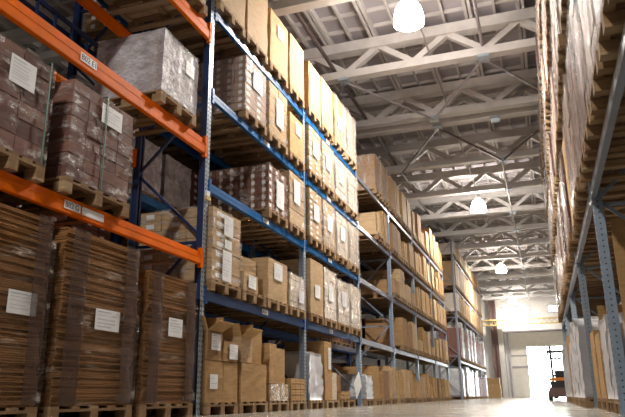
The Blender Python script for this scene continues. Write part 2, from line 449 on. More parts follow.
def beam(x, ya, yb, z, h, s, mat, label, group, tags=(), t=.05, conn=True, name='rack_beam'):
    """outer face at x; z = lower edge; s=+1 body towards -x"""
    L = yb-ya
    def mk():
        mb = MB(); d = -1
        mb.box(-t, 0, 0, 0, L, h*.62, 0); mb.box(-t, 0, h*.62, -t*.32, L, h, 0)
        mb.box(0, 0, h*.04, .003, L, h*.10, 0); mb.box(0, 0, h*.52, .003, L, h*.60, 0)
        return mb.mesh('rack_beam', [M[mat]])
    me = cached(('bm', round(L,2), h, mat, t), mk)
    o = thing(name, label, 'rack beam', (x, (ya if s > 0 else yb), z), 0 if s > 0 else PI, group, me)
    if conn:
        cm = cached(('cn', h, mat), lambda: MB().box(-.045, -.055, -.04, .006, 0, h+.05).box(.006, -.05, h*.1, .012, -.035, h*.25).box(.006, -.05, h*.6, .012, -.035, h*.75).mesh('end_connector', [M[mat]]))
        a = obj('end_connector', cm, o, (0, .05, 0)); b_ = obj('end_connector', cm, o, (0, L+.005, 0))
    for (yy, w, hh, txt) in tags:
        mb = MB().box(.0035, yy, h*.5-hh/2, .006, yy+w, h*.5+hh/2, 0)
        q = obj('tag', mb.mesh('tag', [M['paper']]), o); q['label'] = 'white location tag'
        if txt:
            cu = bpy.data.curves.new('lettering', 'FONT'); cu.body = txt; cu.size = hh*.95; cu.align_x = 'LEFT'; cu.align_y = 'CENTER'; cu.extrude = .0005
            cu.materials.append(M['black'])
            tmp = bpy.data.objects.new('tmp', cu); C.objects.link(tmp)
            dg = bpy.context.evaluated_depsgraph_get(); me2 = bpy.data.meshes.new_from_object(tmp.evaluated_get(dg))
            bpy.data.objects.remove(tmp)
            l = obj('lettering', me2, q, (.0068, yy+.012, h*.5)); l.rotation_euler = (PI/2, 0, PI/2)
    return o

# ================================================================== LEFT RACK
FX = -3.86           # outer face of beams
LX = -3.79           # front of loads
ys = [3.35, 7.05, 10.77, 14.46, 18.06, 21.7, 25.3, 28.9]
fr_names = {0: 'navy rack frame at the near end of the orange beams',
 1: 'tall perforated rack frame where orange and blue beams meet',
 2: 'rack frame between the two blue-beamed bays',
 3: 'rack frame where the blue beams end and grey ones begin',
 4: 'rack frame after the first grey-beamed bay',
 5: 'rack frame after the second grey-beamed bay',
 6: 'rack frame after the third grey-beamed bay',
 7: 'rack frame closing the fourth grey-beamed bay'}
G_fr = 'upright frames of the left rack'
for i, y in enumerate(ys):
    near = i < 4
    side, face = ('navy', 'galv') if i < 2 else ('greyside', 'galv')
    M.setdefault('greyside', simple('blue_grey_steel', (.20, .26, .36), .42, .1, var=.1))
    upright_frame(-3.87, y, 7.9 if i < 2 else 5.47, 1, side, face, fr_names[i], G_fr, holes=i < 5, clip=(i == 1), brace='navy' if i < 3 else 'greyside')
bay_name = {0: 'orange-beamed bay', 1: 'first blue-beamed bay', 2: 'second blue-beamed bay', 3: 'first grey-beamed bay', 4: 'second grey-beamed bay', 5: 'third grey-beamed bay', 6: 'fourth grey-beamed bay'}
lev_name = ['lowest', 'second', 'third', 'top']
G_bm = 'beams of the left rack'
# orange bay
OZ = [(1.785, .155), (3.235, .20), (4.90, .21)]
onm = ['lowest', 'middle', 'upper']
for k, (z, h) in enumerate(OZ):
    tg = [[(4.46-3.4, .22, .075, 'B02 G'), (4.70-3.4, .32, .075, '')], [(4.48-3.4, .24, .085, 'B02 E1')], []][k]
    beam(FX, 3.40, 7.0, z, h, 1, 'orange', f'{onm[k]} orange front beam of the near left rack', G_bm, tg)
    if k == 0: beam(-4.93, 3.40, 7.0, z, .15, 1, 'orange', f'{onm[k]} orange rear beam behind the near loads', G_bm)
    else: beam(-4.93, 3.40, 7.0, z, .17, 1, 'orange', f'{onm[k]} orange rear beam behind the near loads', G_bm)
BZ = [1.36, 2.77, 4.06, 5.33]; BH = .125
for b_ in range(1, 7):
    for k, z in enumerate(BZ):
        mat = 'blue' if b_ < 3 else 'greybeam'
        col = 'blue' if b_ < 3 else 'grey'
        if b_ == 1 and k == 0: mat = 'navyblue'; M.setdefault('navyblue', simple('deep_blue_paint', (.012, .07, .24), .4, var=.1))
        if b_ == 2 and k == 0: mat = 'navyblue'
        tg = []
        if b_ <= 2:
            tg = [(1.75, .22, .07, 'B01'+'ABCD'[k])] if b_ == 1 else [(1.3, .22, .07, 'A02'+'ABCD'[k])]
        beam(FX, ys[b_]+.05, ys[b_+1]-.05, z, BH, 1, mat, f'{lev_name[k]} {col} front beam of the {bay_name[b_]}', G_bm, tg)
        if b_ < 5: beam(-4.93, ys[b_]+.05, ys[b_+1]-.05, z, BH, 1, mat, f'{lev_name[k]} {col} rear beam of the {bay_name[b_]}', G_bm, conn=b_ < 3)

lvl = {-1: 'on the floor', 0: 'on the lowest beams', 1: 'on the second beams', 2: 'on the third beams', 3: 'on the top beams'}
slotn = ['first', 'second', 'third', 'fourth', 'fifth']
def where(b_, k, s_): return f'{slotn[s_]} load {lvl[k]}, {bay_name[b_]}'
def gp(b_, k): return f'pallets in the {bay_name[b_]}'
def z_of(b_, k):
    if k < 0: return 0
    if b_ == 0: return OZ[k][0]+OZ[k][1]+.002
    return BZ[k]+BH+.002

def L(b_, k, s_, y0, y1, kind, ztop, x=LX, depth=1.18, pal=True, detail=None, **kw):
    """one palletised load of the left rack"""
    detail = (b_ <= 1) if detail is None else detail
    z = z_of(b_, k); yc = (y0+y1)/2; w = y1-y0
    if pal:
        pallet((x, yc, z), 0, depth, w-.01, f'pale wooden pallet under {where(b_, k, s_)}', gp(b_, k), detail)
        z += .146
    h = ztop - z
    lab = kw.pop('label'); label = f'{lab}, {where(b_, k, s_)}'
    w -= .03
    loc = (x-.01, yc, z)
    if kind == 'cartons': return carton_stack(loc, 0, depth-.04, w, h, kw.pop('nx', 3), kw.pop('ny', 3), kw.pop('nz'), kw.pop('mat', 'tan'), label, kw.pop('group', 'carton stacks in the left rack'), parts=kw.pop('parts', b_ <= 2), **kw)
    if kind == 'big': return big_carton(loc, 0, depth-.04, w, h, kw.pop('mat', 'yellowkraft'), label, 'large cartons in the left rack', **kw)
    if kind == 'wrap': return wrapped_load(loc, 0, depth-.04, w, h, kw.pop('mat', 'palewrap'), label, 'wrapped loads in the left rack', seed=int(y0*10+k), **kw)
    if kind == 'boards': return board_stack(loc, 0, depth-.04, w, h, label, 'flat cardboard stacks under the orange beams', **kw)
    if kind == 'lean': return leaning_boards(loc, 0, depth-.1, w, h, kw.pop('mat', 'kraft'), label, 'cardboard bundles in the left rack', seed=int(y0*10+k))

# --- orange bay, floor: three wrapped stacks of flat board
L(0, -1, 0, 3.42, 4.32, 'boards', 1.66, label='wrapped brown flat cardboard', sheet=(.16, .69, .31, .18), pal=True)
L(0, -1, 1, 4.46, 5.60, 'boards', 1.655, label='wrapped brown flat cardboard', sheet=(.08, .66, .36, .19))
L(0, -1, 2, 5.74, 6.78, 'boards', 1.50, label='wrapped brown flat cardboard', sheet=(.06, .70, .29, .2))
# lower orange shelf
L(0, 0, 0, 3.42, 4.12, 'cartons', 3.00, nz=6, nx=3, ny=2, mat='mauve', tape=False, label='dark brown cartons with a large white sheet', sheets=((-.02, .56, .28, .24),), strap=(.28,))
L(0, 0, 1, 4.36, 5.33, 'cartons', 3.04, nz=8, nx=4, ny=4, mat='mauve', tape=False, label='strapped dark brown cartons with white label', sheets=((.09, .68, .32, .2),), strap=(.0,))
# middle orange shelf: milky-wrapped stack set to the right
L(0, 1, 0, 5.76, 6.58, 'cartons', 4.36, nz=5, nx=4, ny=3, mat='lilac', label='grey milky-wrapped cartons', wrap='filml', depth=.95, sheets=((.2, .45, .2, .18),))
# top orange shelf: pallets seen from below
for q, (a, b2) in enumerate(((3.6, 4.6), (4.7, 5.65), (5.75, 6.75))):
    L(0, 2, q, a, b2, 'cartons', 6.2, nz=5, nx=3, ny=2, mat='tan', label='brown cartons seen from below', parts=False)

# --- first blue bay
def slots(b_):
    a = 7.10 + (b_-1)*3.66
    return [(a+.92*i, a+.92*i+.86) for i in range(4)]
S1 = [(7.10, 7.95), (8.0, 8.82), (8.92, 9.74), (9.84, 10.6)]
S2 = [(10.86, 11.6), (11.66, 12.45), (12.55, 13.38), (13.5, 14.33)]
# shelf 0 (lowest beams)
L(1, 0, 0, 7.12, 7.98, 'cartons', 2.58, nz=7, nx=3, ny=1, mat='tan', label='tan flat cartons with two white sheets', stick=True, wrap='film', tape=False, sheets=((-.0, .62, .26, .28), (-.02, .02, .26, .40), (-.0, .45, .2, .12)))
# low mixed pallet
pallet((LX, 8.45, z_of(1,0)), 0, 1.18, .8, 'pale wooden pallet under the low loose boxes, first blue-beamed bay', gp(1,0), True)
zz = z_of(1,0)+.146
big_carton((LX-.02, 8.34, zz), .06, .6, .56, .26, 'tan', 'low tan box with white label on the low mixed pallet', 'loose boxes on the low mixed pallet', sheet=(.02, .05, .3, .18, .014), name='cardboard_box')
big_carton((LX-.64, 8.42, zz), -.04, .5, .7, .46, 'brown', 'brown box standing behind the low mixed boxes', 'loose boxes on the low mixed pallet', name='cardboard_box')
big_carton((LX-.05, 8.30, zz+.262), -.1, .5, .44, .22, 'tan', 'small tan box stacked atop the low labelled box', 'loose boxes on the low mixed pallet', name='cardboard_box')
L(1, 0, 2, 8.92, 9.74, 'big', 2.26, mat='tan', label='tan carton with white label', sheet=(-.02, .32, .34, .26, .014))
L(1, 0, 3, 9.84, 10.6, 'cartons', 2.18, nz=6, ny=2, mat='palec', parts=True, wrap='filmv', tape=False, label='whitish plastic-wrapped cartons', sheets=((.1, .1, .22, .2, .03),))
# shelf 1
L(1, 1, 2, 8.92, 9.74, 'cartons', 3.78, nz=6, nx=6, ny=3, mat='mauve', stick=True, label='low dark cartons with many white stickers', sheets=((.05, .1, .32, .45),), missing=0)
L(1, 1, 3, 9.84, 10.6, 'cartons', 3.98, nz=7, nx=3, ny=1, mat='tan', tape=False, label='tan carton stack with tall white sheet', sheets=((-.05, .4, .3, .42),))
# shelf 2
L(1, 2, 1, 8.0, 8.82, 'cartons', 5.22, nz=8, nx=6, ny=2, mat='mauve2', stick=True, label='brown cartons rowed with white stickers', sheets=((.02, .45, .34, .3),))
L(1, 2, 2, 8.92, 9.74, 'cartons', 5.24, nz=7, nx=3, ny=2, mat='tan', tape=False, label='tan wrapped cartons with tall white sheet', sheets=((.02, .22, .3, .5),))
L(1, 2, 3, 9.84, 10.6, 'big', 5.08, mat='yellowkraft', label='golden brown carton with white label', sheet=(.02, .42, .28, .22, .014))
# shelf 3 (top)
for q, (mat, top, lab) in enumerate((('tan', 6.78, 'tall pale tan carton'), ('tan', 6.95, 'tall pale wrinkled carton'), ('yellowkraft', 6.62, 'tall golden carton with white label'), ('yellowkraft', 6.66, 'tall golden carton with white label'))):
    a, b2 = S1[q]
    L(1, 3, q, a, b2, 'big', top, mat=mat, label=lab, sheet=None if q < 2 else (.04, .62, .28, .22, .014))
# floor of first blue bay: loose boxes piled up on three pallets
FL = 'boxes piled at floor level in the first blue-beamed bay'
for q, (a, b2) in enumerate(((7.14, 8.0), (8.06, 9.0), (9.06, 9.84), (9.92, 10.62))):
    pallet((LX-.02, (a+b2)/2, 0), 0, 1.18, b2-a, f'pale pallet under {slotn[q]} box pile {lvl[-1]}, first blue-beamed bay', gp(1,-1), True)
P = .146
def bx(y0, y1, z0, z1, x0, d, mat, label, sheet=None, rot=0, name='cardboard_box', sag=.006):
    return big_carton((x0, (y0+y1)/2, z0), rot, d, y1-y0, z1-z0, mat, label, FL, sheet=sheet, name=name, sag=sag)
bx(7.13, 7.56, P, .64, LX-.03, .55, 'yellowkraft', 'golden box with white label at the foot of the pile', (-.16*.3, .16, .2, .17, .014))
bx(7.575, 7.98, P, .64, LX-.03, .55, 'yellowkraft', 'golden taped box beside the post-end labelled box, bottom row')
bx(7.13, 7.52, .646, 1.0, LX-.03, .55, 'brown', 'open brown box with large white label, flaps up', (-.0, .12, .24, .2, .014))
bx(7.54, 7.96, .646, .90, LX-.02, .5, 'brown', 'brown box carrying a white sheet, second row', (.06, .03, .26, .19, .014), .03)
bx(7.14, 7.98, P, 1.0, LX-.6, .5, 'brown', 'tall brown box hidden behind the labelled pair')
bx(8.08, 8.93, P, .655, LX-.02, 1.1, 'yellowkraft', 'wide golden box supporting two upper boxes')
bx(8.10, 8.50, .661, 1.0, LX-.05, .6, 'tan', 'tan open box on the wide golden box', None, .05)
bx(8.53, 8.92, .661, 1.16, LX-.1, .6, 'yellowkraft', 'tall upright golden box on the wide golden box')
bx(9.08, 9.36, .40, .98, LX-.04, .5, 'yellowkraft', 'tall golden box on the low wrapped box, left one')
bx(9.39, 9.80, .40, .93, LX-.08, .5, 'yellowkraft', 'tall golden box on the low wrapped box, right one')
q = bx(9.08, 9.80, P, .394, LX-.02, 1.1, 'tan', 'low wide box in creased clear wrap on the floor pallet')
obj('stretch_wrap', lumpy('stretch_wrap', 1.12, .74, .252, .005, [M['filmv']], 5, 5, 4, hood=True, top=False), q, (.01, 0, 0))
for k in range(4):
    for j in range(3):
        bx(9.95+.22*j, 10.16+.22*j, P+.087*k, P+.087*k+.083, LX-.03, .5, 'yellowkraft',
           f'small golden box, {["bottom","second","third","top"][k]} row, {["left","middle","right"][j]} one of the small pile', name='small_box', sag=.002)
# open flaps on the brown box
fl = MB()
for (y0, y1, ang) in ((-.19, .19, .9),):
    fl.quad([(0, y0, 0), (0, y1, 0), (.16, y1+.03, .1), (.16, y0-.03, .1)]); fl.quad([(.0, y1, 0), (-.5, y1, 0), (-.5, y1+.02, .2), (0, y1+.02, .19)])
    fl.quad([(0, y0, 0), (-.5, y0, 0), (-.48, y0-.1, .17), (0, y0-.1, .16)])
me = fl.mesh('open_flaps', [M['kraft']])
for o in list(C.objects):
    if o.get('label', '').startswith(('open brown box', 'tan open box')):
        z = .354 if 'brown' in o['label'] else .339
        q = obj('open_flaps', me, o, (0, 0, z)); sm = q.modifiers.new('s', 'SOLIDIFY'); sm.thickness = .006
        q['label'] = 'raised cardboard flaps'

# --- second blue bay
kinds = [
 (0, [('big', 2.62, 'tan', 'tall tan carton with white label'), ('cs', 2.60, 'palec', 'pale plastic-wrapped cartons'), ('cs', 2.52, 'palec', 'pale plastic-wrapped cartons'), ('cs', 2.56, 'palec', 'whitish plastic-wrapped cartons')]),
 (1, [('cs', 3.98, 'tan', 'seamed tan cartons'), ('cs', 3.98, 'tan', 'wrapped tan cartons'), ('cs', 3.96, 'palec', 'pale wrapped cartons'), ('cs', 3.97, 'palec', 'pale wrapped cartons')]),
 (2, [('cs', 5.25, 'tan', 'tan seamed cartons'), ('cs', 5.25, 'tan', 'wrapped tan cartons with labels'), ('cs', 5.22, 'palec', 'pale wrapped cartons'), ('cs', 5.24, 'palec', 'pale wrapped cartons')]),
 (3, [('big', 6.62, 'yellowkraft', 'tall golden carton with white label'), ('big', 6.66, 'yellowkraft', 'tall golden carton with white label'), ('cs', 6.7, 'kraft', 'golden cartons in layers'), ('cs', 6.75, 'palec', 'pale wrapped cartons')]),
]
for k, row in kinds:
    for q, (kind, top, mat, lab) in enumerate(row):
        a, b2 = S2[q]
        if kind == 'big': L(2, k, q, a, b2, 'big', top, mat=mat, label=lab, sheet=(.0, .3 if k == 0 else .6, .3, .24, .014))
        elif kind == 'wrap': L(2, k, q, a, b2, 'wrap', top, mat=mat, label=lab)
        else: L(2, k, q, a, b2, 'cartons', top, nz=9, nx=3, ny=2, mat=mat, label=lab, stick=(q == 0 or k == 2), tape=False, parts=(k in (1, 2) and q < 2), wrap='filmv' if q else 'film', sheets=((.0, .35, .3, .32),) if q < 3 else ())
# floor of second blue bay
FL2 = 'loads at floor level in the second blue-beamed bay'
def fp(a, b2, q): pallet((LX-.02, (a+b2)/2, 0), 0, 1.18, b2-a, f'pale pallet under {slotn[q]} load on the floor, second blue-beamed bay', gp(2,-1), False)
fp(10.85, 11.6, 0)
wrapped_load((LX-.03, 11.2, P), 0, 1.0, .7, .80, 'whitewrap', 'white plastic-wrapped stack on the floor beside the galvanised post', FL2, seed=1)
fp(11.75, 12.55, 1)
big_carton((LX-.05, 11.95, P), 0, .8, .42, 1.06, 'kraft', 'tall brown carton with long white label, second blue-beamed bay', FL2, sheet=(.05, .55, .16, .4, .014))
big_carton((LX-.06, 12.36, P), 0, .7, .3, .5, 'palec', 'short pale carton beside the tall brown one', FL2)
fp(12.7, 13.7, 2)
big_carton((LX-.3, 13.15, P), 0, .8, .84, .50, 'brown', 'dark brown box behind the low yellow box', FL2)
big_carton((LX-.02, 12.98, P), 0, .26, .62, .16, 'yellowkraft', 'low yellow box on the floor pallet edge', FL2, name='cardboard_box')
o = thing('paper_sheet', 'tilted large white sheet hanging on the dark brown box', 'sheet', (LX-.04, 14.05, .28), 0, None, MB().box(0, -.26, 0, .01, .26, .36, 0).mesh('paper_sheet', [M['paper']]))
o.rotation_euler = (.55, 0, 0)

# --- grey bays 3..6
rnd = random.Random(11)
pool = [('lean', 'kraft', 'slanting tan boards'), ('big', 'yellowkraft', 'golden carton'), ('lean', 'kraft', 'slanted cardboard bundle'), ('big', 'tan', 'tan carton'), ('lean', 'tan', 'slanted pale board bundle'), ('cs', 'tan', 'tan carton stack'), ('lean', 'yellowkraft', 'leaning golden boards'), ('big', 'brown', 'brown carton')]
tops = {-1: .92, 0: 2.46, 1: 3.86, 2: 5.18, 3: 6.65}
for b_ in range(3, 7):
    y0b, y1b = ys[b_]+.1, ys[b_+1]-.06
    for k in (-1, 0, 1, 2, 3):
        for q in range(4):
            a = y0b + (y1b-y0b)/4*q; b2 = a + (y1b-y0b)/4 - rnd.uniform(.1, .32)
            if b_ == 3:
                if k == 0: continue
                if k == 1 and q < 4: continue
                if k == 2: 
                    if q in (0, 1): continue
                if k == 3 and q in (0, 1): continue
            if b_ == 4 and k == 0 and q == 0: continue
            kind, mat, lab = pool[rnd.randrange(len(pool))]
            top = tops[k] + rnd.choice((rnd.uniform(-.12, .06), rnd.uniform(-.5, 0)))
            if (k == 0 and b_ == 4 and q in (1, 2)) or (b_ == 4 and q == 0 and k > 0): mat, kind, lab = 'brown', 'big', 'dark brown carton'  # darker cardboard paints shade on the sides seen in this bay
            if b_ == 3 and k == 3: kind, mat, lab, top = 'cs', 'brown', 'brown wrapped carton stack', 6.6
            if k == -1 and b_ == 3: kind, mat, lab = [('wrap', 'whitewrap', 'small white wrapped load'), ('lean', 'kraft', 'slanting tan board bundle'), ('big', 'brown', 'brown carton'), ('lean', 'tan', 'pale slanting board bundle')][q]
            if k == -1 and b_ == 3 and q == 0: top = .66
            if kind == 'cs': L(b_, k, q, a, b2, 'cartons', top, nz=6, nx=2, ny=2, mat=mat, label=lab, tape=False, parts=False, wrap='filmv' if b_ == 3 else None)
            elif kind == 'wrap': L(b_, k, q, a, b2, 'wrap', top, mat=mat, label=lab)
            elif kind == 'big': L(b_, k, q, a, b2, 'big', top, mat=mat, label=lab)
            else: L(b_, k, q, a, b2, 'lean', top, mat=mat, label=lab)

# --- far section beyond the cross passage
ys2 = [33.4, 37.0, 40.6, 44.2, 47.8]
Z2 = [1.76, 4.05, 5.37, 7.0]
nm2 = ['first', 'second', 'third', 'fourth', 'fifth']
for i, y in enumerate(ys2):
    upright_frame(-3.87, y, 7.9, 1, 'greybeam', 'galv', f'{nm2[i]} rack frame of the far left section beyond the passage', 'upright frames of the far left section', holes=False, brace='greybeam')
for b_ in range(4):
    for k, z in enumerate(Z2):
        beam(FX, ys2[b_]+.05, ys2[b_+1]-.05, z, .12, 1, 'greybeam', f'{lev_name[k]} pale beam, {nm2[b_]} bay of the far left section', 'beams of the far left section', conn=False)
        beam(-4.93, ys2[b_]+.05, ys2[b_+1]-.05, z, .12, 1, 'greybeam', f'{lev_name[k]} pale rear beam, {nm2[b_]} bay of the far left section', 'beams of the far left section', conn=False)
    for k in (-1, 0, 1, 2, 3):
        z = 0 if k < 0 else Z2[k]+.122
        for q in range(4):
            a = ys2[b_]+.1+.88*q; b2 = a+.8
            w_ = f'{slotn[q]} load {lvl[k]}, {nm2[b_]} far left bay'
            pallet((LX, (a+b2)/2, z), 0, 1.18, .8, f'pallet under {w_}', 'pallets in the far left section', False)
            hs = {-1: 1.45, 0: 1.85, 1: 1.0, 2: 1.3, 3: .7}[k] + rnd.uniform(-.15, .03)
            if k <= 0 and rnd.random() < .4: carton_stack((LX-.02, (a+b2)/2, z+.146), 0, 1.1, .76, hs*.8, 2, 2, 6, 'mauve', f'dark brown cartons, {w_}', 'carton stacks in the far left section', parts=False, wrap=None)
            elif k <= 0: wrapped_load((LX-.02, (a+b2)/2, z+.146), 0, 1.1, .76, hs, 'whitewrap' if rnd.random() < .75 else 'palewrap', f'white wrapped stack, {w_}', 'wrapped loads in the far left section', seed=q)
            else:
                mm = rnd.choice(['yellowkraft', 'tan', 'kraft', 'palec'])
                big_carton((LX-.02, (a+b2)/2, z+.146), 0, 1.1, .76, hs, mm, f'brown carton, {w_}', 'cartons in the far left section')

# --- row behind the left rack
BX = -5.12
nmb = {0: 'orange-beamed', 1: 'first blue-beamed', 2: 'second blue-beamed', 3: 'first grey-beamed', 4: 'second grey-beamed'}
for i in range(6):
    upright_frame(BX-.02, ys[i], 7.0, 1, 'navy', 'navy', f'rear-row rack frame standing behind the {fr_names[i].split("frame ")[1]}'[:110], 'upright frames of the rear row', holes=False)
for b_ in range(5):
    for k, z in enumerate(BZ):
        mat = 'orange' if (b_ == 0 and k == 2) else 'navyblue'
        zz = 3.82 if (b_ == 0 and k == 2) else z
        beam(BX, ys[b_]+.05, ys[b_+1]-.05, zz, BH, 1, mat, f'{lev_name[k]} rear-row beam behind the {nmb[b_]} bay', 'beams of the rear row', conn=False)
        beam(BX-1.06, ys[b_]+.05, ys[b_+1]-.05, zz, BH, 1, mat, f'{lev_name[k]} outer rear-row beam behind the {nmb[b_]} bay', 'beams of the rear row', conn=False)
    for k in (-1, 0, 1, 2, 3):
        z = 0 if k < 0 else BZ[k]+BH+.002
        if b_ == 0 and k == 2: z = 3.82+BH+.002
        for q in range(4):
            if b_ == 0 and (k >= 2 or (k == 1 and q < 2)): continue
            if b_ == 1 and k == 2 and q == 0: continue
            if b_ >= 3 and rnd.random() < .35: continue
            a = ys[b_]+.1+.88*q; yc = a+.4
            w_ = f'{slotn[q]} rear-row load {lvl[k]}, {nmb[b_]} bay'
            pallet((BX, yc, z), 0, 1.1, .8, f'pallet under {w_}', 'pallets in the rear row', False)
            hs = min(1.05, (BZ[k+1] if k < 3 else 9)-z-.25)*rnd.uniform(.8, .97)
            if k == 1 and b_ <= 1 and q < 2:
                carton_stack((BX-.02, yc, z+.146), 0, 1.0, .76, hs, 2, 2, 4, 'lilac', f'grey wrapped cartons, {w_}', 'carton stacks in the rear row', parts=False, wrap='filml')
            else:
                carton_stack((BX-.02, yc, z+.146), 0, 1.0, .76, hs, 4, 3, 6, 'mauve' if b_ >= 3 else rnd.choice(['mauve', 'mauve', 'brown']), f'dark brown cartons, {w_}', 'carton stacks in the rear row', stick=(b_ < 3), parts=False, wrap=None)  # dark cardboard paints the unlit depth of the rear row
# ladder-shaped guard between the rows
mb = MB().bar((0, 0, 0), (0, 3.5, 0), .03, .05).bar((0, 0, .22), (0, 3.5, .22), .03, .05)
tr = thing('ladder_rail', 'dark blue ladder-shaped steel rail behind the orange beams', 'rail', (-4.99, 3.42, 4.33), 0, None, mb.mesh('ladder_rail', [M['navy']]))
rm = MB().bar((0, 0, .02), (0, 0, .2), .025, .025).mesh('rung', [M['navy']])
for i in range(12): obj('rung', rm, tr, (0, .15+.29*i, 0))

# ================================================================== RIGHT RACK
RX = .65; RL = .56
yr = [3.35, 7.1, 10.77, 14.4, 18.0, 21.5]
RZ = [2.15, 3.9, 5.3, 6.6]
rfn = ['nearest', 'second', 'third', 'fourth', 'fifth', 'last']
M['rbeam'] = simple('grey_steel_beam', (.22, .26, .33), .4, .1, var=.1)
for i, y in enumerate(yr):
    upright_frame(RX, y, 7.9, -1, 'rgalv', 'rgalv', f'{rfn[i]} pale blue perforated frame of the right rack', 'upright frames of the right rack', holes=i < 4, brace='rgalv')
rb = ['nearest', 'second', 'third', 'fourth', 'fifth']
for b_ in range(5):
    for k, z in enumerate(RZ):
        beam(RX-.01, yr[b_]+.05, yr[b_+1]-.05, z, .16, -1, 'rbeam', f'{lev_name[k]} grey front beam, {rb[b_]} bay of the right rack', 'beams of the right rack', conn=b_ < 3)
        beam(RX+1.05, yr[b_]+.05, yr[b_+1]-.05, z, .16, -1, 'rbeam', f'{lev_name[k]} grey rear beam, {rb[b_]} bay of the right rack', 'beams of the right rack', conn=False)
    for k in (-1, 0, 1, 2, 3):
        z = 0 if k < 0 else RZ[k]+.162
        for q in range(4):
            if b_ == 0 and k == -1: continue
            pt = (yr[b_+1]-yr[b_]-.14)/4; a = yr[b_]+.07+pt*q; yc = a+pt/2
            w_ = f'{slotn[q]} load {lvl[k]}, {rb[b_]} right bay'
            x = RL + rnd.uniform(-.03, .02)
            if b_ == 0 and k == 0: x = RL-.01
            if k == -1: x = RL+.12 if b_ == 1 else RL-.03
            pallet((x, yc, z), PI, 1.18, .8, f'pallet under {w_}', 'pallets in the right rack', b_ < 2 and k < 2)
            room = (RZ[k+1] if k < 3 else 7.95) - z - .146 - .12
            hs = min(1.5, room)*rnd.uniform(.86, .99)
            r = rnd.random()
            loc = (x+.01, yc, z+.146)
            if k == -1:
                hs = [.72, .9, .8, .95][q]*rnd.uniform(.9, 1.05)*(1 if b_ < 2 else 1.5)
                if b_ == 1 and q == 3 or r < .2: big_carton(loc, PI, 1.1, .7, hs, 'yellowkraft', f'golden carton, {w_}', 'large cartons in the right rack')
                else: wrapped_load(loc, PI, 1.1, .76, hs, 'whitewrap', f'white wrapped load, {w_}', 'wrapped loads in the right rack', seed=q, amp=.012)
            elif r < .22 and not (b_ == 0 and k == 0):
                carton_stack(loc, PI, 1.12, .78, hs, 3, 3, 7, 'mauve', f'dark stickered cartons, {w_}', 'carton stacks in the right rack', stick=True, parts=False, wrap='film')
            elif r < .27:
                big_carton(loc, PI, 1.1, .76, hs, 'yellowkraft', f'golden carton, {w_}', 'large cartons in the right rack')
            else:
                carton_stack(loc, PI, 1.12, .78, hs, 3, 2, 5, rnd.choice(['mauve2', 'mauve', 'mauve2']), f'cartons in creased shiny wrap, {w_}', 'carton stacks in the right rack', parts=False, wrap='filmv')  # darker cardboard paints the dimness of these aisle faces
# tall cardboard panels standing inside the right rack
for (x, y, h_, lb, rx, ry) in ((.80, 7.155, 1.95, 'tall brown cardboard sheet standing just behind the nearest right post', 0, .0), (.86, 10.828, 1.5, 'brown cardboard sheet behind the second post of the right rack', 0, .0)):
    o = thing('cardboard_sheet', lb, 'cardboard', (x, y, 0), 0, None, MB().box(0, 0, 0, .8, .012, h_, 0).mesh('cardboard_sheet', [M['kraft']]))

# ================================================================== ROOF
mb = MB().box(-16, -8, 9.2, 12, 58, 9.4)
struct('ceiling', mb, [M['ceil']])
mb = MB()
i = 0; x = -15.8
for i in range(47):
    x = -3.27 + .6*(i-20)
    if i % 2 == 0: mb.box(x-.09, 2, 9.0, x-.015, 58, 9.199, 0); mb.box(x+.015, 2, 9.0, x+.09, 58, 9.199, 0)
    else: mb.box(x-.03, 2, 9.08, x+.03, 58, 9.199, 0)
for j in range(80):
    y = 2.2 + .7*j
    mb.box(-15.9, y-.03, 9.11, 11.9, y+.03, 9.198, 0)
struct('trim_1', mb, [M['rib']])
ty = [4.0, 7.5, 11.1, 14.5, 17.65, 18.3, 21.95, 25.5, 29.0, 32.5, 36.0, 39.5, 43.0, 46.5, 50.0, 53.6, 56.9]
tn = ['nearest', 'second', 'third', 'fourth', 'fifth', 'sixth', 'seventh', 'eighth', 'ninth', 'tenth', 'eleventh', 'twelfth', 'thirteenth', 'fourteenth', 'fifteenth', 'sixteenth', 'last']
def cmk():
    return (MB().box(-15.9, -.13, 8.0, 11.9, .13, 8.2).mesh('bottom_chord', [M['truss']]), MB().box(-15.9, -.15, 8.72, 11.9, .15, 8.995).mesh('top_chord', [M['truss']]))
bc, tc_ = cmk()
wm = [MB().bar((0, 0, 8.16), (.85, 0, 8.78), .16, .15).mesh('web_member', [M['truss']]), MB().bar((.85, 0, 8.78), (1.72, 0, 8.16), .16, .15).mesh('web_member', [M['truss']])]
gm = MB().box(-.13, -.16, 7.93, .13, .16, 8.0).mesh('gusset_plate', [M['galv']])
for i, y in enumerate(ty):
    t = thing('roof_truss', f'{tn[i]} cream roof truss spanning the hall', 'roof truss', (0, y, 0), 0, 'roof trusses')
    obj('bottom_chord', bc, t); obj('top_chord', tc_, t)
    for k in range(-8, 7):
        obj('web_member', wm[0], t, (-.58+1.72*k, 0, 0)); obj('web_member', wm[1], t, (-.58+1.72*k, 0, 0))
    if i >= 3 and i != 4: obj('gusset_plate', gm, t, (-.62, 0, 0))
    if i in (4, 5): obj('gusset_plate', gm, t, (-2.3, 0, 0))
    if i == 3: obj('gusset_plate', gm, t, (-4.1, 0, 0))
def rod(a, b_, r, label, mat='rod', name='brace_rod', group='bracing rods between the trusses'):
    o = thing(name, label, 'bracing rod' if name == 'brace_rod' else 'pipe', (0,0,0), 0, group, MB().tube(a, b_, r, n=8).mesh(name, [M[mat]]))
    return o
rod((-.62, 14.5, 7.95), (-2.3, 17.65, 7.95), .03, 'thin rod running left from the plate on the fourth truss')
rod((-.62, 14.5, 7.95), (1.2, 17.65, 7.95), .03, 'thin rod running right from the plate on the fourth truss')
rod((-4.1, 14.5, 7.95), (-2.3, 17.65, 7.95), .03, 'thin rod from the fourth truss above the left rack')
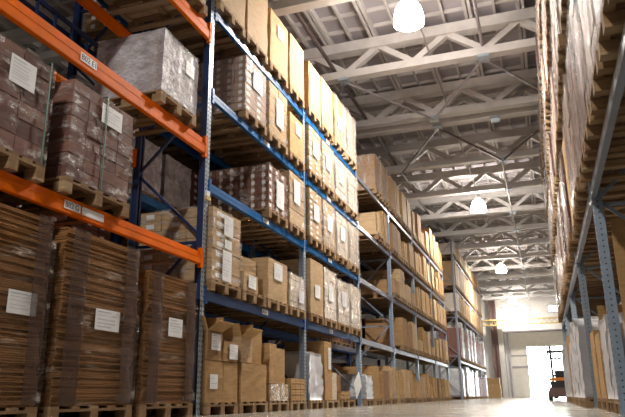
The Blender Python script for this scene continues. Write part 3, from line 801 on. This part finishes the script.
rod((-4.1, 14.5, 7.95), (-5.8, 17.65, 7.95), .03, 'thin rod slanting left behind the top cartons')
rod((-2.3, 18.3, 7.95), (-.62, 21.95, 7.95), .035, 'dark rod meeting the seventh truss from the left', 'pipe')
rod((1.2, 18.3, 7.95), (-.62, 21.95, 7.95), .035, 'dark rod meeting the seventh truss from the right', 'pipe')
rod((-2.3, 18.3, 7.95), (-4.1, 21.95, 7.95), .035, 'rod slanting left from the sixth truss', 'rod')
rod((-4.33, 3, 8.27), (-4.33, 57.5, 8.27), .05, 'brown pipe running along the roof over the left rack', 'pipe', 'ceiling_pipe', 'pipes under the roof')
rod((-.64, 21.95, 7.9), (-.64, 57.5, 7.9), .028, 'bright white conduit line along the hall roof', 'white', 'ceiling_conduit', 'pipes under the roof')
rod((-1.87, 3, 8.23), (-1.87, 57.5, 8.23), .022, 'thin grey cable conduit above the row of lamps', 'rod', 'lamp_conduit', 'pipes under the roof')
rod((-.62, 3, 8.27), (-.62, 14.5, 8.27), .04, 'thick grey pipe ending at the plate on the fourth truss', 'rod', 'drop_pipe', 'pipes under the roof')

# ================================================================== LAMPS
prof = [(.11, .27), (.19, .24), (.255, .14), (.295, -.02), (.31, -.2), (.285, -.2), (.27, -.02), (.23, .11), (.14, .2)]
shade = MB().lathe(prof, 28).mesh('shade', [M['glow']], smooth=True)
cap = MB().lathe([(.001, .5), (.05, .5), (.07, .46), (.11, .44), (.12, .27), (.001, .265)], 20).mesh('housing', [M['lampmetal']], smooth=True)
bulbm = MB().lathe([(.001, -.09), (.04, -.07), (.06, 0), (.05, .07), (.02, .14), (.02, .26)], 14).mesh('bulb', [M['glow']], smooth=True)
hook = MB().tube((0, 0, .5), (0, 0, .605), .012, n=6).mesh('hanger', [M['lampmetal']])
ln = {-3.2: 'overhead behind the viewer', 11.5: 'nearest', 26.2: 'second nearest', 40.7: 'third nearest', 55.2: 'farthest'}
for y in (-3.2, 11.5, 26.2, 40.7, 55.2):
    o = thing('high_bay_lamp', f'{ln[y]} glowing bell-shaped lamp hanging over the aisle', 'lamp', (-1.87, y, 7.6), 0, 'bell lamps over the aisle')
    obj('shade', shade, o); obj('housing', cap, o); obj('bulb', bulbm, o); obj('hanger', hook, o)
    l = bpy.data.lights.new('lamp_light', 'POINT'); l.energy = 1150 if y < 0 else (550 if y > 50 else (1150 if y < 20 else 1150)); l.color = (1, .93, .84); l.shadow_soft_size = .12
    lo = bpy.data.objects.new('lamp_light', l); C.objects.link(lo); lo.location = (-1.87, y, 7.47)

# ================================================================== SHELL
mb = MB().box(-16, -8, -.2, 12, 62, 0)
struct('floor', mb, [M['floor']])
mb = MB().box(-16.2, -8, 0, -16, 58, 9.4); struct('wall_left', mb, [M['dullwall']])
mb = MB().box(12, -8, 0, 12.2, 58, 9.4); struct('wall_right', mb, [M['dullwall']])
struct('wall_back', MB().box(-16.2, -8.2, 0, 12.2, -8, 9.4), [M['dullwall']])
# end wall with its opening x[-1.25,2.6] z[0,4.05]
mb = MB()
W = 58
mb.box(-16, W, 0, -1.25, W+.3, 9.2); mb.box(2.6, W, 0, 12, W+.3, 9.2); mb.box(-1.25, W, 4.05, 2.6, W+.3, 9.2)
for i in range(70):
    x = -16 + .4*i
    if -1.4 < x < 2.7: mb.box(x, W-.03, 5.7, x+.04, W, 9.2)
    else: mb.box(x, W-.03, 0, x+.04, W, 9.2)
mb.box(-16, W-.1, 7.75, 12, W, 7.9)
struct('wall_end', mb, [M['wallpaint']])
for i, (a, b_) in enumerate(((-3.0, -.6), (.75, 2.9), (-9, -6.6))):
    fr = MB().box(a, W-.08, 6.75, b_, W-.031, 6.83).box(a, W-.08, 7.35, b_, W-.031, 7.43).box(a, W-.08, 6.75, a+.07, W-.031, 7.43).box(b_-.07, W-.08, 6.75, b_, W-.031, 7.43).box((a+b_)/2-.04, W-.08, 6.8, (a+b_)/2+.04, W-.031, 7.4)
    o = struct(f'window_{i+1}', fr, [M['rod']])
    p = obj('pane', MB().box(a+.07, W-.06, 6.83, b_-.07, W-.04, 7.35).mesh('pane', [M['winglow']] if 'winglow' in M else [M['paper']]), o)
    M.setdefault('winglow', emit('daylit_window_glass', (.92, .97, 1), 2.2)); p.data.materials[0] = M['winglow']
# sliding door: frame, rail, leaf with seams
fr = MB().box(-3.0, W-.2, 5.25, 3.0, W-.04, 5.40).box(-2.75, W-.18, 0, -2.6, W-.04, 5.3).box(-3.0, W-.18, 0, -2.92, W-.04, 5.3)
struct('trim_2', fr, [M['rod']])
leaf = MB().box(-2.5, W-.16, .02, -1.2, W-.06, 5.2)
for z in (.6, 1.2, 1.8, 2.4, 3.0, 3.6, 4.2, 4.8): leaf.box(-2.5, W-.175, z, -1.2, W-.16, z+.05)
d = struct('door_1', leaf, [M['leafpaint']] if 'leafpaint' in M else [M['wallpaint']])
M['doorpaint'] = simple('beige_door_paint', (.74, .71, .65), .6, var=.06); d.data.materials[0] = M['doorpaint']
obj('door_bar', MB().box(-2.5, W-.2, 2.35, -1.2, W-.175, 2.5).box(-2.5, W-.2, 3.3, -1.2, W-.175, 3.4).mesh('door_bar', [M['rod']]), d)
lint = MB().box(-1.2, W-.12, 4.02, 3.0, W-.04, 5.2); struct('trim_3', lint, [M['doorpaint']])
# columns by the end wall
col = MB().box(-3.95, W-.5, 0, -3.8, W-.1, 8.0).box(-3.8, W-.34, 0, -3.6, W-.26, 8.0).box(-3.6, W-.5, 0, -3.45, W-.1, 8.0)
tag(obj('steel_column', col.mesh('steel_column', [M['brownsteel']])), 'dark brown steel column in front of the end wall', 'column')
col = MB().box(-3.4, W-.5, 0, -3.0, W-.1, 8.0)
tag(obj('white_column', col.mesh('white_column', [M['white']])), 'white square column beside the brown one at the end wall', 'column')
cr = MB().box(-7, W-1.6, 5.75, 4, W-1.3, 5.83).box(-7, W-1.6, 6.15, 4, W-1.3, 6.25)
for i in range(28): cr.bar((-7+.4*i, W-1.45, 5.8), (-6.8+.4*i, W-1.45, 6.2), .05, .05); cr.bar((-6.8+.4*i, W-1.45, 6.2), (-6.6+.4*i, W-1.45, 5.8), .05, .05)
tag(obj('lattice_girder', cr.mesh('lattice_girder', [M['yellow']])), 'pale yellow lattice girder crossing high in front of the end wall', 'girder')
# boxes at the far end
big_carton((-3.1, 50.6, 0), 0, 1.1, 1.1, .95, 'yellowkraft', 'golden carton on the floor by the end wall, lower one', 'cartons by the end wall')
big_carton((-3.15, 50.6, .954), 0, .9, .9, .45, 'yellowkraft', 'golden carton by the end wall, stacked on the other', 'cartons by the end wall')
# outside
struct('trim_4', MB().box(-40, 62, -.25, 40, 110, -.05), [M['floor']])
for i, (x, y, r) in enumerate(((-5.5, 95, 3.2), (1.6, 99, 3.4), (8.6, 93, 3.0))):
    me = bpy.data.meshes.new('crown'); rr_ = random.Random(i); mb = MB()
    for k in range(500):
        u = rr_.uniform(-1, 1); t = rr_.uniform(0, 2*PI); q = math.sqrt(1-u*u); rad = r*rr_.uniform(.6, 1)
        c = Vector((q*math.cos(t)*rad, q*math.sin(t)*rad, 4.6+u*rad)); a = Vector((rr_.uniform(-1,1), rr_.uniform(-1,1), rr_.uniform(-1,1))).normalized()*.28; b_ = a.orthogonal().normalized()*.2
        mb.quad([c-a, c-b_, c+a, c+b_])
    o = thing('tree', f'glare-paled tree seen through the bright doorway, {["left","middle","right"][i]} one', 'tree', (x, y, 0), 0, 'trees outside the doorway')
    obj('crown', mb.mesh('crown', [M['leaf']]), o); obj('trunk', MB().tube((0,0,-.06), (0,0,3.4), .22, .12, 8).mesh('trunk', [M['pallet']]), o)

# ================================================================== FORKLIFT
fo = thing('forklift', 'small dark forklift with orange body by the open doorway', 'forklift', (.52, 24.2, 0), 0)
def part(name, mb, mat, p=fo): 
    return obj(name, mb.mesh(name, [M[mat]]), p)
part('chassis', MB().box(-.42, -.55, .12, .42, .75, .42).box(-.40, -.6, .16, .40, -.5, .36), 'brownsteel')
part('counterweight', MB().box(-.36, -.5, .42, .36, -.05, .62).box(-.30, -.46, .78, .30, -.1, .84), 'dark')
part('hood', MB().box(-.37, -.52, .64, .37, -.04, .74), 'forkorange')
part('seat', MB().box(-.2, .0, .42, .2, .4, .6).box(-.2, -.06, .6, .2, .02, .98), 'dark')
part('overhead_guard', MB().bar((-.38, -.35, .8), (-.36, -.1, 1.62), .04, .04).bar((.38, -.35, .8), (.36, -.1, 1.62), .04, .04).bar((-.38, .7, .4), (-.36, .62, 1.62), .04, .04).bar((.38, .7, .4), (.36, .62, 1.62), .04, .04).box(-.4, -.15, 1.6, .4, .68, 1.65), 'dark')
part('mast', MB().box(-.3, .8, .06, -.22, .88, 1.85).box(.22, .8, .06, .3, .88, 1.85).box(-.3, .8, 1.4, .3, .86, 1.46).box(-.3, .8, .5, .3, .86, .58), 'dark')
for s_ in (-1, 1): part('fork', MB().box(s_*.2-.05, .88, .05, s_*.2+.05, 1.9, .09).box(s_*.2-.05, .88, .05, s_*.2+.05, .93, .55), 'dark')
for x in (-.4, .4):
    for y in (-.35, .55):
        w = obj('wheel', MB().tube((x-.07, y, .17), (x+.07, y, .17), .17, n=18).mesh('wheel', [M['dark']]), fo)
        obj('hub', MB().tube((x-.075, y, .17), (x+.075, y, .17), .07, n=12).mesh('hub', [M['forkorange']]), w)

# ================================================================== WORLD, DAYLIGHT, CAMERA
w = bpy.data.worlds.new('World'); sc.world = w; w.use_nodes = True
bg = w.node_tree.nodes['Background']; bg.inputs[0].default_value = (.88, .94, 1, 1); bg.inputs[1].default_value = 16

cam = bpy.data.cameras.new('Camera'); co = bpy.data.objects.new('Camera', cam); C.objects.link(co)
f, p, psi, roll = 647.55, .2832, .332, -.0102
cam.sensor_width = 36; cam.lens = 36*f/625; cam.clip_start = .05; cam.clip_end = 400
F = Vector((-math.sin(psi)*math.cos(p), math.cos(psi)*math.cos(p), math.sin(p)))
R_ = Vector((math.cos(psi), math.sin(psi), 0)); U_ = R_.cross(F)
R = R_*math.cos(roll)+U_*math.sin(roll); U = -R_*math.sin(roll)+U_*math.cos(roll)
mt = Matrix(((R.x, U.x, -F.x, 0), (R.y, U.y, -F.y, 0), (R.z, U.z, -F.z, .2), (0, 0, 0, 1)))
co.matrix_world = mt
sc.camera = co
vs = sc.view_settings
vs.view_transform = 'Standard'; vs.look = 'None'; vs.gamma = 1; vs.use_curve_mapping = False
vs.exposure = 0.68
